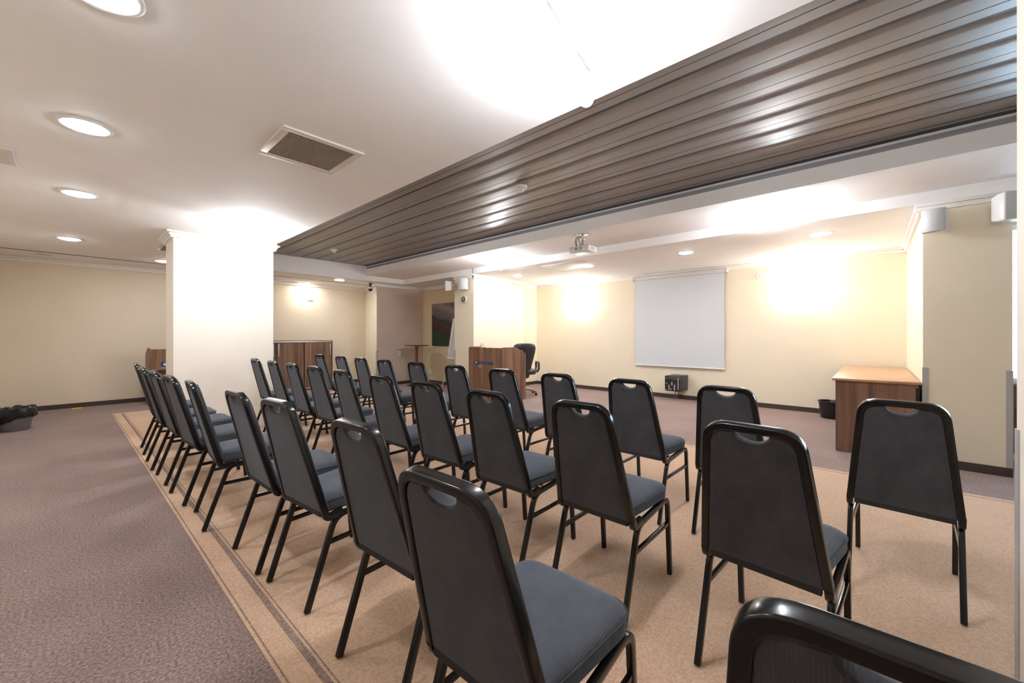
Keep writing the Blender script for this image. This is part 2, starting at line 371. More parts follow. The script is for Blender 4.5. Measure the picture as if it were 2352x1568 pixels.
# ---------------------------------------------------------------- banquet chair (faces +X, origin on the carpet under the seat)
ZR = 0.0105
SEC_LEG = rrect(0.0105, 0.0125, 0.004)
def back_pt(u, s, d=0.0):
    """point on the leaning back plane: u across, s up the lean, d towards the front"""
    lean = math.radians(14.5); bx, bz = -0.166, 0.400
    return (bx - s * math.sin(lean) + d * math.cos(lean), u, bz + s * math.cos(lean) + d * math.sin(lean))
def back_half(s):  # half width of the frame axis
    return 0.178 - (0.178 - 0.132) * s / 0.52
def make_chair():
    t = thing('banquet_chair', (0, 0, 0), '', 'chair')
    # legs with their bends; the side rail joins them under the seat
    for sy in (-1, 1):
        y = sy * 0.183
        full = fillet([(-0.245, y, 0.0), (-0.118, y, 0.368), (0.215, y, 0.392), (0.250, y, 0.0)], [0.075, 0.055], 8)
        n = len(full)
        i1 = 9; i2 = n - 9 - 1
        MB().sweep(full[:i1 + 1], SEC_LEG, (0, 1, 0)).box(-0.212, -0.200, y - .006, y + .006, .104, .118).build('leg', M_FRAME, t)
        MB().sweep(full[i1:i2 + 1], SEC_LEG, (0, 1, 0)).build('side_rail', M_FRAME, t)
        MB().sweep(full[i2:], SEC_LEG, (0, 1, 0)).build('leg', M_FRAME, t)
        MB().sweep([(-0.158, y, 0.262), (0.226, y, 0.262)], rrect(0.0075, 0.010, 0.003), (0, 1, 0)).build('stretcher', M_FRAME, t)
    # back frame: one bent tube
    c = math.radians(14.5)
    P = [back_pt(-0.183, 0.0), back_pt(-0.131, 0.507), back_pt(0.131, 0.507), back_pt(0.183, 0.0)]
    P = fillet(P, 0.068, 8)
    f = MB().sweep(P, rrect(0.015, 0.0125, 0.004, 3), (math.cos(c), 0, math.sin(c)))
    for sy in (-1, 1):
        y = sy * 0.183
        J = fillet([back_pt(y, 0.012), back_pt(y, -0.030), (-0.085, y, 0.385)], 0.03, 5)
        f.sweep(J, rrect(0.0120, 0.015, 0.004), (0, 1, 0))
    f.build('back_frame', M_FRAME, t)
    # upholstered back with the hand hole under the top bar
    def outline(inset, top=0.492):
        hw = lambda s: 0.183 - (0.052) * s / 0.507 - 0.0115 - inset
        pts = []
        r = 0.052
        a, b = hw(top - r), hw(top)
        pts.append((-hw(0.0), 0.0 + inset)); pts.append((hw(0.0), 0.0 + inset)); pts.append((a, top - r))
        for i in range(1, 7):
            th = PI / 2 * i / 6; pts.append((a - r + r * math.cos(th), top - inset - r + r * math.sin(th)))
        for i in range(0, 13):     # hand hole
            th = PI * i / 12; pts.append(((0.052 + inset) * math.cos(th), top - 0.0005 - inset * 0.2 - (0.034 + inset) * math.sin(th)))
        for i in range(6, 0, -1):
            th = PI / 2 * i / 6; pts.append((-(a - r + r * math.cos(th)), top - inset - r + r * math.sin(th)))
        pts.append((-a, top - r))
        return pts
    def ring(inset, d): return [back_pt(u, s, d) for u, s in outline(inset)]
    MB().rings([ring(0.004, -0.011), ring(0, -0.006), ring(0, 0.016), ring(0.004, 0.026), ring(0.012, 0.031)]).build('backrest', M_BACK, t)
    # seat cushion: horseshoe plan, domed top
    def plan(ins):
        pts = []
        cs = [(-0.158, -0.155, 0.035), (0.232, -0.200, 0.085), (0.232, 0.200, 0.085), (-0.158, 0.155, 0.035)]
        P = [Vector((p[0], p[1], 0)) for p in cs]; n = 8
        for i in range(4):
            a = (P[i - 1] - P[i]).normalized(); b = (P[(i + 1) % 4] - P[i]).normalized(); r = cs[i][2] * 1.1
            for j in range(n + 1):
                q = j / n; v = (P[i] + a * r) * (1 - q) ** 2 + P[i] * 2 * q * (1 - q) + (P[i] + b * r) * q ** 2
                pts.append(v)
        cx = Vector((0.035, 0, 0)); out = []
        for v in pts:
            d = v - cx; out.append(cx + d * (1 - ins / d.length))
        return out
    def sr(ins, z): return [(v.x, v.y, z + 0.006 * (v.x / 0.23)) for v in plan(ins)]
    MB().rings([sr(.012, .392), sr(.002, .398), sr(0, .410), sr(0, .432), sr(.004, .444), sr(.014, .453), sr(.04, .461), sr(.08, .466), sr(.13, .468)]).build('seat', M_SEAT, t)
    pr = sr(-.001, .440); pr.append(pr[0])
    MB().sweep([pr[i] for i in range(len(pr))], [(0.0022 * math.cos(2 * PI * i / 6), 0.0022 * math.sin(2 * PI * i / 6)) for i in range(6)], (0, 0, 1)).build('seat_piping', M_BACK, t)
    MB().rings([sr(.020, .384), sr(.014, .393)]).box(-.178, -.158, -.165, .165, .380, .404).build('seat_pan', M_PAN, t)
    return t
proto = make_chair()
CH = {
 # name: x, y, rotation in degrees, label
 'A0': (0.805, -0.02, 1, 'grey banquet chair cut off by the bottom right corner, only its black top rail showing'),
 'A1': (0.795, 0.665, 2, 'nearest whole grey banquet chair, its big seat cushion filling the bottom centre'),
 'A2': (0.915, 1.300, 4, 'back-row grey banquet chair with a bright white glint along its top rail'),
 'A3': (0.893, 2.005, 6, 'fourth banquet chair from the camera in the back row beside the rug stripe'),
 'A4': (0.850, 2.465, 2, 'fifth banquet chair from the camera in the back row, half overlapped by the fourth'),
 'A5': (0.780, 3.185, -3, 'sixth banquet chair from the camera in the back row, side of its cushion clearly visible'),
 'A6': (0.742, 3.765, 4, 'seventh banquet chair from the camera in the back row, its top against the column edge'),
 'A7': (0.720, 4.350, 2, 'eighth banquet chair from the camera in the back row, in front of the half-hidden lectern'),
 'A8': (0.700, 4.900, 0, 'second banquet chair from the far left end of the back row'),
 'A9': (0.710, 5.560, -2, 'farthest grey banquet chair at the left end of the back row'),
 'B0': (1.745, 0.270, -4, 'large middle-row banquet chair just behind the bottom right chair, ribbed charcoal back facing us'),
 'B1': (1.750, 0.935, 0, 'middle-row banquet chair in the centre right with all four legs in view'),
 'B2': (1.715, 1.480, 1, 'middle-row banquet chair just left of centre, third from its right end'),
 'B3': (1.750, 2.060, 2, 'middle-row banquet chair, fourth from its right end'),
 'B4': (1.760, 2.620, 1, 'middle-row banquet chair, fifth from its right end, in front of the copper bar table'),
 'B5': (1.770, 3.250, 0, 'middle-row banquet chair, sixth from its right end, right of the low cabinet'),
 'B6': (1.780, 3.850, 2, 'middle-row banquet chair in front of the right door of the low cabinet'),
 'B7': (1.795, 4.455, 0, 'middle-row banquet chair in front of the left door of the low cabinet'),
 'B8': (1.800, 5.070, 0, 'second banquet chair from the far left end of the middle row, against the column'),
 'B9': (1.800, 5.720, 0, 'farthest banquet chair of the middle row, standing against the white column'),
 'C0': (2.715, -0.107, -3, 'front-row banquet chair at the right, in front of the wooden desk'),
 'C1': (2.745, 0.615, 0, 'front-row banquet chair right behind the large chair with the ribbed back'),
 'C2': (2.720, 1.175, -1, 'front-row banquet chair below the wall-mounted black equipment box and screen'),
 'C3': (2.730, 1.765, 0, 'front-row banquet chair just right of the wooden podium'),
 'C4': (2.735, 2.350, 1, 'front-row banquet chair directly in front of the wooden podium'),
 'C5': (2.740, 2.970, 0, 'front-row banquet chair in front of the left pilaster and flip chart'),
 'C6': (2.740, 3.620, 0, 'front-row banquet chair in front of the round bar table'),
 'C7': (2.745, 4.280, 0, 'front-row banquet chair below the dome camera, fourth from its far left end'),
 'C8': (2.750, 4.870, 0, 'front-row banquet chair third from its far left end'),
 'C9': (2.755, 5.450, 0, 'front-row banquet chair second from its far left end, at the cabinet edge'),
 'C10': (2.755, 6.150, 0, 'farthest banquet chair of the front row, in front of the low cabinet'),
}
first = True
for k, (x, y, r, lab) in CH.items():
    o = proto if first else copy_tree(proto)
    first = False
    o.location = (x, y, ZR); o.rotation_euler = (0, 0, math.radians(r))
    o['label'] = lab
    o['group'] = {'A': 'banquet chairs of the back row', 'B': 'banquet chairs of the middle row', 'C': 'banquet chairs of the front row'}[k[0]]

# ---------------------------------------------------------------- ceiling lights
def make_downlight():
    t = thing('downlight', (0, 0, H), '', 'ceiling light', 'recessed downlights')
    MB().lathe([(0.096, -0.001), (0.098, -0.006), (0.112, -0.007), (0.118, -0.003), (0.118, 0.0), (0.096, 0.0)], seg=40).build('trim_ring', M_WHITE, t)
    MB().lathe([(0.0, -0.020), (0.03, -0.0195), (0.06, -0.017), (0.082, -0.011), (0.094, -0.003), (0.0, -0.0005)], seg=40).build('diffuser', M_DL, t)
    return t
DLS = [((0.06, 2.02), 'round recessed downlight cut by the top left edge of the picture'),
       ((0.04, 3.40), 'second round recessed downlight from the top in the left aisle'),
       ((0.02, 5.06), 'third round recessed downlight from the top in the left aisle'),
       ((-0.05, 7.50), 'small downlight farthest back in the left aisle near the ceiling slot'),
       ((0.97, 8.62), 'downlight peeking out left of the white column'),
       ((3.90, 8.66), 'downlight on the far low ceiling above the cabinet, by the slot'),
       ((6.06, 5.36), 'downlight on the stage ceiling above the podium, leftmost of its row'),
       ((6.05, 3.70), 'downlight on the stage ceiling just below the projector'),
       ((6.05, 2.04), 'downlight on the stage ceiling in front of the projection screen'),
       ((6.02, 0.46), 'rightmost downlight on the stage ceiling above the desk')]
dl = make_downlight()
for i, ((x, y), lab) in enumerate(DLS):
    o = dl if i == 0 else copy_tree(dl)
    o.location = (x, y, H); o['label'] = lab

def ceiling_lamp(x, y, z, rz, label, n=3):
    t = thing('ceiling_lamp', (x, y, z), label, 'ceiling light', 'overexposed surface ceiling lamps', rz)
    MB().lathe([(0.0, -0.03), (0.05, -0.028), (0.065, -0.012), (0.065, 0.0), (0.0, 0.0)], seg=32).build('base', M_WHITE, t)
    MB().sweep([(-0.24, 0, -0.040), (0.24, 0, -0.040)], rrect(0.010, 0.010, .003), (0, 0, 1)).build('bar', M_WHITE, t)
    for i in range(n):
        u = -0.2 + 0.4 * i / (n - 1)
        b = MB().lathe([(0.0, -0.048), (0.010, -0.048), (0.012, -0.100), (0.02, -0.105), (0.02, -0.125), (0.0, -0.125)], (u, 0, 0), 20).build('lamp_holder', M_WHITE, t)
        MB().ball((u, 0, -0.153), 0.031).build('bulb', M_BULB, t)
    return t
ceiling_lamp(1.36, 0.92, H, 0.2, 'blown-out white ceiling lamp at the top centre beside the metal ceiling')
ceiling_lamp(1.42, 5.20, H, 0.48, 'blown-out white ceiling lamp above the front of the white column')
ceiling_lamp(4.85, 4.72, 2.53, 0.6, 'blown-out white ceiling lamp on the soffit left of the projector')
ceiling_lamp(4.98, 0.80, 2.53, 0.6, 'blown-out white ceiling lamp on the soffit above the desk')

def sconce(y, label):
    t = thing('wall_sconce', (XS, y, 1.95), label, 'wall lamp', 'overexposed wall sconces')
    MB().box(-0.02, 0, -0.04, 0.04, -0.05, 0.05).build('wall_plate', M_WHITE, t, bevel=0.004)
    MB().lathe([(0.0, -0.10), (0.018, -0.098), (0.030, -0.07), (0.034, 0.0), (0.028, 0.05), (0.0, 0.055)], (-0.065, 0, 0), 24).build('glass_shade', M_SCON, t)
    MB().box(-0.05, -0.02, -0.012, 0.012, -0.012, 0.012).build('arm', M_CHROME, t)
sconce(4.92, 'glowing wall lamp on the screen wall left of the projection screen')
sconce(0.80, 'glowing wall lamp on the screen wall between screen and right corner')
t = thing('wall_washer', (3.62, YE - 0.16, H), 'small spotlight in the ceiling washing the end wall above the cabinet', 'ceiling light')
MB().lathe([(0.034, 0.0), (0.036, -0.006), (0.048, -0.006), (0.05, 0.0)], seg=28).build('trim_ring', M_WHITE, t)
MB().lathe([(0.0, -0.003), (0.033, -0.003), (0.034, 0.0), (0.0, 0.0)], seg=28).build('lens', M_WASH, t)

# ---------------------------------------------------------------- vents, hatch, detectors
def vent(x0, x1, y0, y1, label, n=34):
    t = thing('ceiling_vent', ((x0 + x1) / 2, (y0 + y1) / 2, H), label, 'vent')
    a, b = (x1 - x0) / 2, (y1 - y0) / 2; fw = 0.045
    f = MB().box(-a, a, -b, -b + fw, -.014, 0).box(-a, a, b - fw, b, -.014, 0).box(-a, -a + fw, -b + fw, b - fw, -.014, 0).box(a - fw, a, -b + fw, b - fw, -.014, 0)
    f.build('vent_frame', M_VFRAME, t, bevel=0.004)
    MB().box(-a + fw, a - fw, -b + fw, b - fw, -.004, 0).build('backing', M_VENT, t)
    g = MB()
    for i in range(n):
        u = -a + fw + (2 * (a - fw)) * (i + 0.5) / n
        g.add([(u - .003, -b + fw, -.004), (u + .003, -b + fw, -.010), (u + .003, b - fw, -.010), (u - .003, b - fw, -.004), (u - .001, -b + fw, -.004), (u + .005, -b + fw, -.010), (u + .005, b - fw, -.010), (u - .001, b - fw, -.004)],
              [(0, 1, 2, 3), (7, 6, 5, 4), (0, 4, 5, 1), (3, 2, 6, 7), (1, 5, 6, 2), (0, 3, 7, 4)])
    g.build('louvres', M_VENT, t, smooth=False)
vent(0.81, 1.30, 2.515, 3.015, 'square louvred air vent with cream frame in the near white ceiling')
vent(0.76, 1.25, 7.03, 7.53, 'air vent half hidden behind the top of the white column')
t = thing('access_hatch', (-0.42, 4.36, H), 'pale ceiling hatch at the left edge of the picture', 'hatch')
MB().box(-.14, .14, -.19, .19, -.010, 0).build('hatch_frame', M_VFRAME, t, bevel=.003)
MB().box(-.115, .115, -.165, .165, -.013, -.009).build('hatch_door', M_VFRAME, t)
tag(MB().lathe([(0, -.012), (.05, -.012), (.085, -.004), (.09, 0), (0, 0)], seg=32).build('ceiling_speaker', M_VFRAME), 'flat round disc on the far left ceiling beyond the slot', 'ceiling speaker').location = (-0.32, 9.22, H)
tag(MB().box(-.32, .30, -.42, .42, -.006, 0).build('ceiling_hatch', M_MOULD, bevel=.002), 'square white panel set in the stage ceiling below the projector', 'panel').location = (5.84, 3.90, H)
def smoke(x, y, label):
    t = thing('smoke_detector', (x, y, ZD), label, 'smoke detector', 'smoke detectors on the metal ceiling')
    MB().lathe([(0, -.030), (.05, -.030), (.062, -.018), (.064, 0), (0, 0)], seg=32).build('housing', M_WHITE2, t)
    MB().lathe([(0, -.058), (.024, -.056), (.030, -.048), (.034, -.030), (0, -.030)], seg=24).build('sensor_head', M_WHITE2, t)
smoke(3.09, 2.68, 'nearer smoke detector on the metal ceiling, above the projector')
smoke(3.11, 7.13, 'farther small smoke detector on the metal ceiling near the column')
t = thing('dome_camera', (4.62, 8.66, H), 'small black dome camera hanging from the far low ceiling', 'camera')
MB().lathe([(0, -.002), (.030, -.002), (.030, -.10), (0, -.10)], seg=24).build('stem', M_BLACK, t)
MB().lathe([(0.028, -.10), (.034, -.12), (.050, -.135), (0, -.135)], seg=24).build('collar', M_WHITE, t)
MB().lathe([(0.052, -.135), (.050, -.155), (.036, -.182), (.016, -.195), (0, -.197)], seg=24).build('dome', M_DARKGLASS, t)

# ---------------------------------------------------------------- projector
t = thing('projector', (4.50, 2.83, 2.53), 'white video projector hanging from the soffit with black cables', 'projector')
MB().box(-.06, .06, -.06, .06, -.010, 0).build('ceiling_plate', M_CHROME, t, bevel=.003)
MB().tube([(0, 0, -.01), (0, 0, -.14)], .016, 16).box(-.05, .05, -.012, .012, -.06, -.04).build('mount_pole', M_CHROME, t)
MB().box(-.07, .07, -.012, .012, -.155, -.14).box(-.012, .012, -.09, .09, -.155, -.14).tube([(.0, -.085, -.15), (.02, -.11, -.17)], .006).tube([(.0, .085, -.15), (.02, .11, -.17)], .006).build('mount_arms', M_ALU, t)
MB().box(-.105, .115, -.15, .15, -.245, -.165).build('body', M_WHITE, t, bevel=.016, seg=3)
MB().box(-.107, -.103, -.055, .06, -.235, -.185).build('connector_panel', M_WHITE2, t)
MB().lathe([(0, .112), (.034, .112), (.036, .128), (.028, .13), (0, .12)], (0, -.07, -.205), 24, 'X').build('lens', M_DARKGLASS, t)
g = MB()
for i in range(6): g.box(-.05 + i * .018, -.042 + i * .018, -.1515, -.149, -.23, -.185)
g.build('side_grille', M_GRILL, t)
for yy, y2 in ((.02, .03), (.045, .035), (-.005, -.04)):
    MB().tube(fillet([(-.03, yy, -.012), (-.085, yy + .02, -.08), (-.09, y2 + .01, -.17), (-.12, y2, -.205), (-.105, y2, -.212)], .03, 5), .004, 8).build('cable', M_BLACK, t)

# ---------------------------------------------------------------- projection screen
t = thing('projection_screen', (XS - .004, 2.76, 0), 'pulled-down white projection screen on the cream wall', 'screen')
MB().box(-.075, -.005, -.86, .86, 2.305, 2.375).build('roller_case', M_WHITE2, t, bevel=.012, seg=3)
for s in (-1, 1): MB().box(-.080, 0, *sorted((s * .86, s * .885)), 2.30, 2.38).build('end_cap', M_WHITE, t, bevel=.004)
fab = MB(); cols = 24
fab.rings([[(-.040 - .006 * math.sin(PI * i / cols) * (1 - z / 2.3), -.825 + 1.65 * i / cols, z) for i in range(cols + 1)] + [(-.0385 - .006 * math.sin(PI * i / cols) * (1 - z / 2.3), -.825 + 1.65 * i / cols, z) for i in range(cols, -1, -1)] for z in (.615, 1.0, 1.5, 2.31)])
fab.build('screen_fabric', M_SCREEN, t)
MB().box(-.052, -.026, -.84, .84, .598, .618).build('bottom_bar', M_WHITE, t, bevel=.004)
MB().tube(fillet([(-.04, -.03, .60), (-.04, -.02, .572), (-.04, .03, .572), (-.04, .04, .60)], .01), .0035).build('pull_handle', M_WHITE, t)

# ---------------------------------------------------------------- wall equipment box
t = thing('equipment_cabinet', (7.30, 2.70, .185), 'small black equipment cabinet with glass door on the wall below the screen', 'equipment cabinet')
MB().box(.012, .418, -.135, .135, 0, .275).build('housing', M_BLACK, t, bevel=.003)
d = MB().box(0, .012, -.135, .135, 0, .275).build('door', M_DARKGLASS, t, bevel=.002)
MB().box(-.002, 0, -.108, -.098, .03, .245).build('hinge_strip', M_GRILL, d)
for z in (.14, .235): MB().lathe([(0, -.006), (.008, -.004), (.009, 0)], (0, .103, z), 16, 'X').build('door_lock', M_ALU, d)
MB().box(-.0015, 0, .103, .134, .005, .028).build('sticker', M_ORANGE, d)['label'] = 'small orange sticker'
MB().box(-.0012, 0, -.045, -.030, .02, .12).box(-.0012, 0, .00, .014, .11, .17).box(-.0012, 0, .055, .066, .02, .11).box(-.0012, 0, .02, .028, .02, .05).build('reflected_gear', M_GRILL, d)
MB().tube(fillet([(.10, -.02, .0), (.09, -.02, -.06), (.16, .0, -.13), (.40, .01, -.145)], .03), .006).tube(fillet([(.12, -.01, .0), (.12, -.005, -.07), (.18, .0, -.125), (.40, .012, -.12)], .03), .005).build('copper_cable', M_COPPER, t)
MB().tube(fillet([(.14, -.05, .0), (.15, -.06, -.05), (.2, -.04, -.12), (.40, -.03, -.13)], .03), .006).build('cable', M_BLACK, t)

# ---------------------------------------------------------------- sockets
def socket(loc, axis, label, wide=.12, hgt=.075, holes=2):
    t = thing('wall_socket', loc, label, 'socket')
    if axis == 'X':
        MB().box(-.012, 0, -wide / 2, wide / 2, -hgt / 2, hgt / 2).build('cover_plate', M_WHITE, t, bevel=.003)
        for i in range(holes):
            c = (i - (holes - 1) / 2) * .05
            MB().lathe([(.015, -.0135), (.017, -.012), (0, -.012)], (0, c, 0), 16, 'X').build('socket_outlet', M_GRILL, t)
    else:
        MB().box(-wide / 2, wide / 2, -.012, 0, -hgt / 2, hgt / 2).build('cover_plate', M_WHITE, t, bevel=.003)
        for i in range(holes):
            c = (i - (holes - 1) / 2) * .05
            MB().lathe([(.015, -.0135), (.017, -.012), (0, -.012)], (c, 0, 0), 16, 'Y').build('socket_outlet', M_GRILL, t)
socket((XS, 1.375, 2.19), 'X', 'white double socket high on the wall right of the screen', .15, .08)
socket((3.73, YE, 2.06), 'Y', 'white double socket high on the end wall beside the light glow', .13, .08)
socket((6.05, 8.29, .28), 'X', 'white wall socket low under the dark landscape painting', .13, .08)
socket((5.36, 8.622, .76), 'Y', 'faint wall plate on the beige wall left of the bar table', .08, .12, 1)

# ---------------------------------------------------------------- speakers and clock
def speaker(loc, rz, w_, h_, d_, label, back):
    t = thing('wall_speaker', loc, label, 'speaker', 'white wall speakers')
    body = bpy.data.objects.new('cabinet_mount', None)
    c, s = math.cos(rz), math.sin(rz)
    def R(x, y, z): return (x * c - y * s, x * s + y * c, z)
    m = MB(); n = 8; rr = []
    for (dx, k) in ((0, .86), (-d_ * .5, 1.0), (-d_ * .85, 1.0)):
        rr.append([R(dx, u * w_ * k / 2, v * h_ * k / 2) for u, v in ((-1, -1), (1, -1), (1, 1), (-1, 1))])
    m.rings(rr); m.build('cabinet', M_WHITE, t, bevel=.012, seg=3)
    g = MB(); rr = []
    for i in range(n + 1):
        u = -1 + 2 * i / n; bulge = .03 * (1 - u * u)
        rr.append([R(-d_ * .85 - .003 - bulge, u * w_ * .49, -h_ * .49), R(-d_ * .85 - .003 - bulge, u * w_ * .49, h_ * .49), R(-d_ * .84, u * w_ * .49, h_ * .49), R(-d_ * .84, u * w_ * .49, -h_ * .49)])
    g.rings(rr); g.build('grille', M_GRILL, t, bevel=.004)
    bx, by = back
    MB().tube([R(-.01, 0, -h_ * .2), (bx, by, -h_ * .2)], .012).box(bx - .008, bx + .0, by - .03, by + .03, -h_ * .45, h_ * .3).build('bracket', M_ALU, t)
    bpy.data.objects.remove(body)
speaker((5.245, 6.44, 2.215), -0.9, .155, .205, .15, 'white speaker at the left corner of the left pilaster, turned sideways', (.083, -.03))
speaker((5.25, 6.06, 2.215), 0.55, .175, .225, .15, 'white speaker above the round clock on the left pilaster', (.078, .02))
speaker((5.26, -.435, 2.23), -.40, .165, .205, .11, 'white speaker at the left corner of the right pilaster', (.088, -.02))
speaker((5.22, -.80, 2.250), .60, .20, .230, .15, 'grey-shaded white speaker at the right edge of the right pilaster', (.088, .02))
t = thing('wall_clock', (5.33, 6.16, 1.93), 'small round wall clock with dark face on the left pilaster', 'clock')
MB().lathe([(.060, -.03), (.078, -.028), (.082, -.01), (.080, 0), (0, 0), (0, -.02), (.060, -.022)], seg=36, axis='X', cap=False).build('clock_rim', M_VFRAME, t)
MB().lathe([(0, -.024), (.061, -.024), (.061, -.021), (0, -.021)], seg=36, axis='X').build('clock_face', mat('slate clock face', (.09, .10, .10), .4), t)
MB().box(-.028, -.025, -.003, .003, -.01, .048).build('minute_hand', M_WHITE, t)
MB().sweep([(-.027, 0, 0), (-.027, .022, .03)], rrect(.0015, .003, .0005), (1, 0, 0)).build('hour_hand', M_WHITE, t)
tag(MB().tube(fillet([(5.292, 5.86, 2.53), (5.285, 5.855, 2.46), (5.30, 5.855, 2.40), (5.31, 5.86, 2.30)], .05), .004).build('cable', M_BLACK), 'short black cable at the top corner of the left pilaster', 'cable')

# ---------------------------------------------------------------- podium with the hotel name
def text(body, size, loc, m, parent, ext=.002, name='lettering', sx=1.0, bold=0.0):
    c = bpy.data.curves.new(name, 'FONT'); c.body = body; c.size = size; c.extrude = ext; c.offset = bold; c.space_character = 1.02
    c.materials.append(m)
    o = bpy.data.objects.new(name, c); COL.objects.link(o); o.parent = parent
    bpy.context.view_layer.update()
    me = bpy.data.meshes.new_from_object(o.evaluated_get(bpy.context.evaluated_depsgraph_get())); bpy.data.objects.remove(o)
    o = bpy.data.objects.new(name, me); COL.objects.link(o); o.parent = parent
    o.location = loc; o.rotation_euler = (PI / 2, 0, -PI / 2); o.scale = (sx, 1, 1); return o
t = thing('podium', (5.06, 5.28, 0), 'walnut podium with blue hotel logo standing before the left pilaster', 'podium')
MB().box(0, .025, -.44, .44, 0, .975).build('front_panel', M_WOOD, t)
for s in (-1, 1):
    prof = [(.025, 0), (.65, 0), (.65, .862), (.36, .985), (.025, .985)] if s < 0 else [(.025, 0), (.65, 0), (.65, .862), (.36, .985), (.025, .985)]
    y0 = -.44 if s < 0 else .415
    MB().plate(prof, .025, lambda u, v, w, y0=y0: (u, y0 + w, v)).build('side_panel', M_WOOD, t)
MB().box(.025, .60, -.415, .415, .90, .925).build('desktop', M_WOOD, t)
MB().box(.025, .55, -.415, .415, .45, .47).build('shelf', M_WOOD, t)
lg = MB().box(-.004, 0, .190, .255, .655, .735).build('logo_plate', M_BLUE, t)
MB().plate([(-.016, 0), (-.005, -.020), (.005, -.020), (.016, 0), (.009, .014), (0, .025), (-.009, .014)], .002, lambda u, v, w: (-.0042 - w, .2225 + u, .697 + v)).build('logo_emblem', M_WHITE, lg)
text('WYNDHAM', .072, (-.002, .172, .668), M_BLUE, t, .003, sx=1.0, bold=.0008)['label'] = 'blue raised hotel name'
text('CLUJ', .052, (-.002, .175, .612), M_ALU, t, .002, sx=.75)['label'] = 'silver city name under the blue name'
t = thing('pen_cup', (5.20, 5.50, .927), 'small white paper cup of pens on the podium', 'cup')
MB().lathe([(0, 0), (.024, 0), (.033, .085), (.030, .085), (.022, .006), (0, .006)], seg=24).build('cup', M_WHITE, t)
MB().tube([(.0, .012, .01), (-.01, .028, .125)], .005, 8).build('red_pen', mat('red pen', (.6, .04, .03), .4), t)
MB().tube([(.0, -.01, .01), (.0, -.03, .115)], .004, 8).build('blue_pen', M_BLUE, t)

# second lectern behind the column
t = thing('lectern', (.84, 9.18, 0), 'walnut lectern half hidden left of the white column by the end wall', 'lectern')
for x0 in (0, .575):
    MB().plate([(0, .58), (0, .965), (.03, .985), (.16, .985), (.42, .86), (.42, 0), (.06, 0), (.06, .58)], .025, lambda u, v, w, x0=x0: (x0 + w, u, v)).build('side_panel', M_WOOD, t)
MB().box(.025, .575, 0, .022, .595, .96).build('upper_panel', M_WOOD, t)
MB().box(.025, .575, .065, .085, 0, .595).build('lower_panel', M_EDGE, t)
MB().box(.025, .575, .022, .40, .80, .82).build('reading_top', M_WOOD, t)
lg = MB().box(.165, .265, -.004, 0, .655, .735).build('logo_plate', M_BLUE, t)
MB().plate([(-.026, 0), (-.010, -.024), (.010, -.024), (.026, 0), (.013, .014), (0, .027), (-.013, .014)], .002, lambda u, v, w: (.215 + u, -.0042 - w, .695 + v)).build('logo_emblem', M_WHITE, lg)
c = text('WYNDHAM', .045, (.165, -.002, .618), M_GRILL, t, .002); c.rotation_euler = (PI / 2, 0, 0)

# ---------------------------------------------------------------- office chair behind the podium
t = thing('office_chair', (6.12, 5.27, 0), 'black leather high-back office chair on chrome base behind the podium', 'office chair', rz=.86)
def oring(z, hw, x, th, n=20):
    return [(x + (th * abs(math.sin(a)) ** .8 * (1 if math.sin(a) > 0 else -1) * .5) + .05 * (math.cos(a)) ** 2 * 1.0, hw * (abs(math.cos(a)) ** .7) * (1 if math.cos(a) > 0 else -1), z) for a in [2 * PI * i / n for i in range(n)]]
MB().rings([oring(.345, .07, -.20, .05), oring(.36, .105, -.205, .07), oring(.45, .125, -.215, .08), oring(.58, .150, -.225, .09), oring(.72, .185, -.24, .10), oring(.85, .215, -.265, .105), oring(.95, .228, -.29, .10), oring(1.01, .205, -.31, .08), oring(1.035, .16, -.318, .06), oring(1.045, .09, -.32, .03)]).build('backrest', M_LEATHER, t)
MB().rings([[(x * k, y * k, z) for x, y in rrect(.25, .25, .09, 6)] for z, k in ((.42, .88), (.44, .98), (.49, 1), (.515, .93), (.525, .7))]).build('seat', M_LEATHER, t)
for s in (-1, 1):
    MB().sweep(fillet([(-.18, s * .25, .47), (-.17, s * .30, .52), (-.14, s * .305, .66), (.16, s * .305, .665), (.13, s * .30, .52), (.02, s * .25, .46)], .05, 5), rrect(.022, .012, .006), (0, 1, 0)).build('armrest', M_BLACK, t)
MB().tube([(0, 0, .09), (0, 0, .42)], .028, 20).lathe([(0, .38), (.09, .39), (.10, .42), (0, .42)]).build('gas_column', M_BLACK, t)
bs = MB()
for i in range(5):
    a = 2 * PI * i / 5 + .3
    e = (math.cos(a) * .30, math.sin(a) * .30)
    bs.sweep([(0, 0, .115), (e[0] * .5, e[1] * .5, .105), (e[0], e[1], .072)], rrect(.018, .010, .004), (0, 0, 1))
    w = MB(); w.lathe([(0, -.022), (.026, -.020), (.028, -.006), (.02, -.004), (.02, .004), (.028, .006), (.026, .020), (0, .022)], (e[0], e[1], .028), 20, 'X').tube([(e[0], e[1], .03), (e[0], e[1], .07)], .008)
    w.build('caster', M_BLACK, t)
bs.lathe([(0, .08), (.04, .085), (.04, .125), (0, .13)], seg=24).build('star_base', M_CHROME, t)

